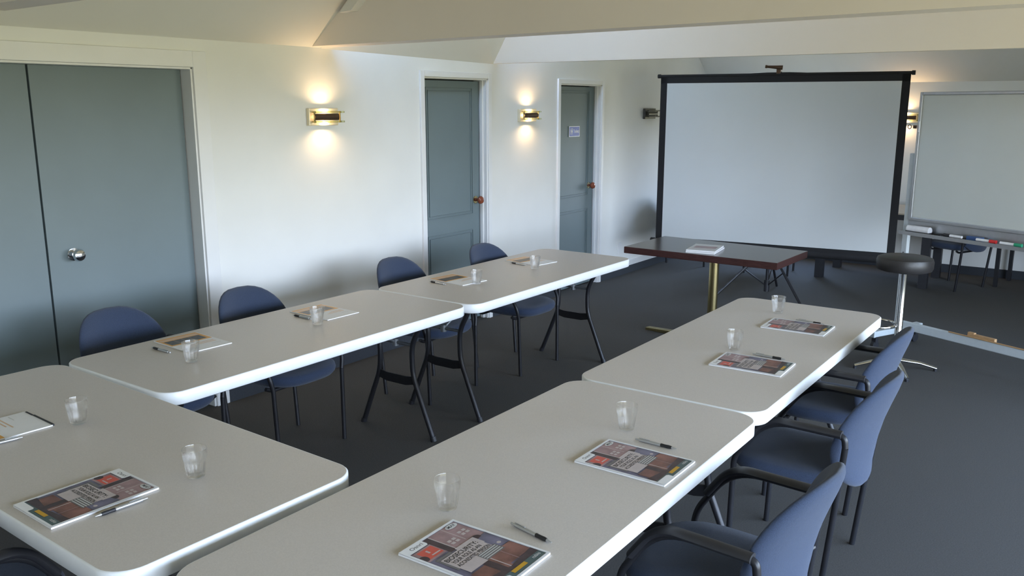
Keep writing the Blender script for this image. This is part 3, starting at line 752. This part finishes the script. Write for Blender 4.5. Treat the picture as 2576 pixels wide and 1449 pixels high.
# ------------------------------------------------------------------ mobile whiteboard
WA = R(-25)
t = thing('mobile_whiteboard', 'large mobile whiteboard in aluminium frame standing on castor feet at right', 'whiteboard', (-1.30, 6.87, 0), WA)
WB = 1.86
MB().box((WB / 2, 0, 1.425), (WB - 0.03, 0.012, 0.90)).build('board_panel', M_wbd, t, smooth=False)
mb = MB(); y_ = -0.002
def frame_seg(x0, x1, z0, z1): mb.box(((x0 + x1) / 2, y_, (z0 + z1) / 2), (x1 - x0, 0.028, z1 - z0))
frame_seg(0, 0.022, 0.965, 1.885); frame_seg(WB - 0.022, WB, 0.965, 1.885); frame_seg(0.022, WB - 0.022, 0.965, 0.990); frame_seg(0.022, WB - 0.022, 1.863, 1.885)
mb.build('board_frame', M_alu, t, smooth=False, bevel=0.004)
for x in (-0.028, WB + 0.028):
    mb = MB(); mb.box((x, 0.02, 0.78), (0.045, 0.035, 1.34)); p_ = mb.build('post', M_alul, t, smooth=False, bevel=0.004)
    for k in range(3): MB().tube([(x, -0.001, 0.62 + 0.05 * k), (x, 0.004, 0.62 + 0.05 * k)], 0.004, 8).build('screw_hole', M_black, p_)
    mb = MB(); mb.box((x, 0.0, 0.125), (0.060, 0.56, 0.045)); mb.box((x, -0.27, 0.125), (0.062, 0.02, 0.05)); mb.build('foot_bar', M_alul, t, smooth=False, bevel=0.006)
    for s_ in (-0.23, 0.23):
        cst = MB().tube([(x - 0.012, s_, 0.034), (x + 0.012, s_, 0.034)], 0.034, 18).build('castor', M_black, t)
        MB().box((x, s_, 0.085), (0.035, 0.03, 0.055)).build('castor_fork', M_black, cst, smooth=False)
MB().box((WB / 2, 0.02, 0.170), (WB + 0.06, 0.035, 0.062)).build('stretcher', M_alul, t, smooth=False, bevel=0.005)
mb = MB(); mb.box((WB / 2, -0.045, 0.873), (WB + 0.02, 0.10, 0.008)); mb.box((WB / 2, -0.098, 0.882), (WB + 0.02, 0.006, 0.026)); mb.box((WB / 2, 0.004, 0.920), (WB + 0.02, 0.006, 0.10)); mb.build('pen_tray', M_alu, t, smooth=False)
mb = MB(); mb.tube([(-0.020, -0.03, 1.640), (0.0, -0.02, 1.640)], 0.012, 10); mb.tube([(-0.050 + 0.014 * math.cos(2 * PI * k / 12), -0.03, 1.640 + 0.014 * math.sin(2 * PI * k / 12)) for k in range(12)], 0.003, 8, closed=True)
mb.build('clamp', M_brassd, t)
MB().box((0.018, -0.018, 1.642), (0.010, 0.003, 0.075)).build('white_tab', M_whitep, t, smooth=False, label='small white tab on frame')
def wpt(x, y, z):
    v = Matrix.Rotation(WA, 3, 'Z') @ Vector((x, y, z)); return (v.x - 1.30, v.y + 6.87, v.z)
# eraser
e_ = thing('board_eraser', 'white whiteboard eraser on black base at left end of the pen tray', 'eraser', wpt(0.12, -0.050, 0.8775), WA)
MB().box((0, 0, 0.010), (0.185, 0.055, 0.020)).build('eraser_base', M_black, e_, smooth=False, bevel=0.003)
mb = MB(); mb.tube([(-0.088, 0, 0.034), (0.088, 0, 0.034)], 0.026, 16, flat=(1, 1)); mb.build('eraser_grip', M_whitep, e_)
def marker(x0, ln, cap_m, label, capend=1, z=0.9068):
    m_ = thing('whiteboard_marker', label, 'marker', wpt(x0, -0.098, z), WA, 'markers on the whiteboard tray edge')
    X = Matrix.Rotation(R(90), 4, 'Y')
    a0, a1 = (0, ln * 0.66) if capend > 0 else (ln * 0.34, ln)
    MB().tube([(a0, 0, 0), (a1, 0, 0)], 0.0095, 14).build('barrel', M_whitep, m_)
    b0_, b1_ = (ln * 0.66, ln) if capend > 0 else (0, ln * 0.34)
    MB().tube([(b0_, 0, 0), (b1_, 0, 0)], 0.0115, 14).build('cap', cap_m, m_)
    return m_
marker(0.350, 0.135, M_black, 'whiteboard marker with black cap, leftmost on the tray edge', -1)
marker(0.590, 0.140, M_red, 'whiteboard marker with red cap')
marker(0.755, 0.145, M_green, 'whiteboard marker with green cap at the right frame edge')
mb = MB(); mb.tube([(0, 0, 0), (0.185, 0, 0)], [0.003, 0.008], 10); o = mb.build('board_pen', M_black, loc=wpt(0.29, -0.035, 0.887), rotz=WA); tag(o, 'thin black pen lying in the whiteboard tray', 'pen')
o = MB().box((0, 0, 0), (0.11, 0.035, 0.036)).build('duster_box', M_bluep, smooth=False, bevel=0.003, loc=wpt(0.54, -0.035, 0.8965), rotz=WA); tag(o, 'dark blue box-shaped duster in the whiteboard tray', 'duster')
o = MB().box((0, 0, 0), (0.05, 0.03, 0.022)).build('board_magnet', M_black, smooth=False, bevel=0.003, loc=wpt(0.262, -0.030, 0.889), rotz=WA); tag(o, 'small black block in the whiteboard tray beside the white eraser', 'magnet')
# pieces of wood lying on the stretcher
mb = MB(); mb.box((0, 0, 0), (0.20, 0.030, 0.026)); mb.box((-0.075, 0, 0.014), (0.05, 0.028, 0.016)); o = mb.build('wooden_block', M_tan, smooth=False, bevel=0.004, loc=wpt(0.635, 0.02, 0.2145), rotz=WA); tag(o, 'pale wooden block lying on the lower bar of the whiteboard stand', 'block')
mb = MB(); mb.tube([(0, 0, 0), (0.60, 0, 0)], 0.005, 8); o = mb.build('wooden_pointer', M_tan, loc=wpt(0.40, -0.0015, 0.2065), rotz=WA); o.location = wpt(0.40, -0.001, 0.2065); tag(o, 'thin wooden stick lying along the lower bar of the whiteboard stand', 'stick')

# ------------------------------------------------------------------ bar stool
t = thing('bar_stool', 'round black-seated bar stool with chrome pole and star base', 'stool', (-1.18, 6.22, 0), 0)
MB().lathe([(0.0, 0.700), (0.150, 0.700), (0.172, 0.708), (0.180, 0.725), (0.180, 0.768), (0.174, 0.787), (0.158, 0.795), (0.0, 0.797)], 44).build('seat', M_vinyl, t)
MB().lathe([(0.0, 0.060), (0.030, 0.060), (0.030, 0.10), (0.024, 0.11), (0.024, 0.690), (0.060, 0.697), (0.060, 0.702), (0.0, 0.702)], 28).build('pole', M_chrome, t)
MB().tube([(-0.15 + 0.135 * math.cos(2 * PI * k / 36), -0.02 + 0.135 * math.sin(2 * PI * k / 36), 0.315) for k in range(36)], 0.009, 10, closed=True).build('foot_ring', M_chrome, t)
for a in (28, -62, 118, 208):
    c_, s_ = math.cos(R(a)), math.sin(R(a))
    lg = MB().tube([(0.015 * c_, 0.015 * s_, 0.075), (0.16 * c_, 0.16 * s_, 0.055), (0.27 * c_, 0.27 * s_, 0.022)], [0.020, 0.016, 0.013], 12, flat=(1, 0.75)).build('foot', M_chrome, t)
    MB().tube([(0.265 * c_, 0.265 * s_, 0.0), (0.265 * c_, 0.265 * s_, 0.02)], 0.012, 12).build('glide', M_black, lg)

# ------------------------------------------------------------------ tables behind the whiteboard
t = thing('side_table', 'beige-topped black table half hidden between screen and whiteboard', 'table', (-2.09, 9.62, 0))
MB().box((0, 0, 0.735), (1.18, 0.86, 0.012)).build('tabletop', M_beige, t, smooth=False)
MB().box((0, 0, 0.702), (1.17, 0.85, 0.052)).build('apron', M_black, t, smooth=False)
for x in (-0.51, 0.51):
    for y in (-0.33, 0.36): MB().box((x, y, 0.338), (0.08, 0.08, 0.676)).build('leg', M_black, t, smooth=False)
t = thing('low_table', 'low black table at the right frame edge under the whiteboard', 'table', (-0.62, 9.95, 0), R(-10))
MB().box((0, 0, 0.45), (0.75, 0.50, 0.045)).build('tabletop', M_black, t, smooth=False, bevel=0.004)
for x in (-0.345, 0.345):
    for y in (-0.22, 0.22): MB().box((x, y, 0.214), (0.034, 0.034, 0.428)).build('leg', M_black, t, smooth=False)
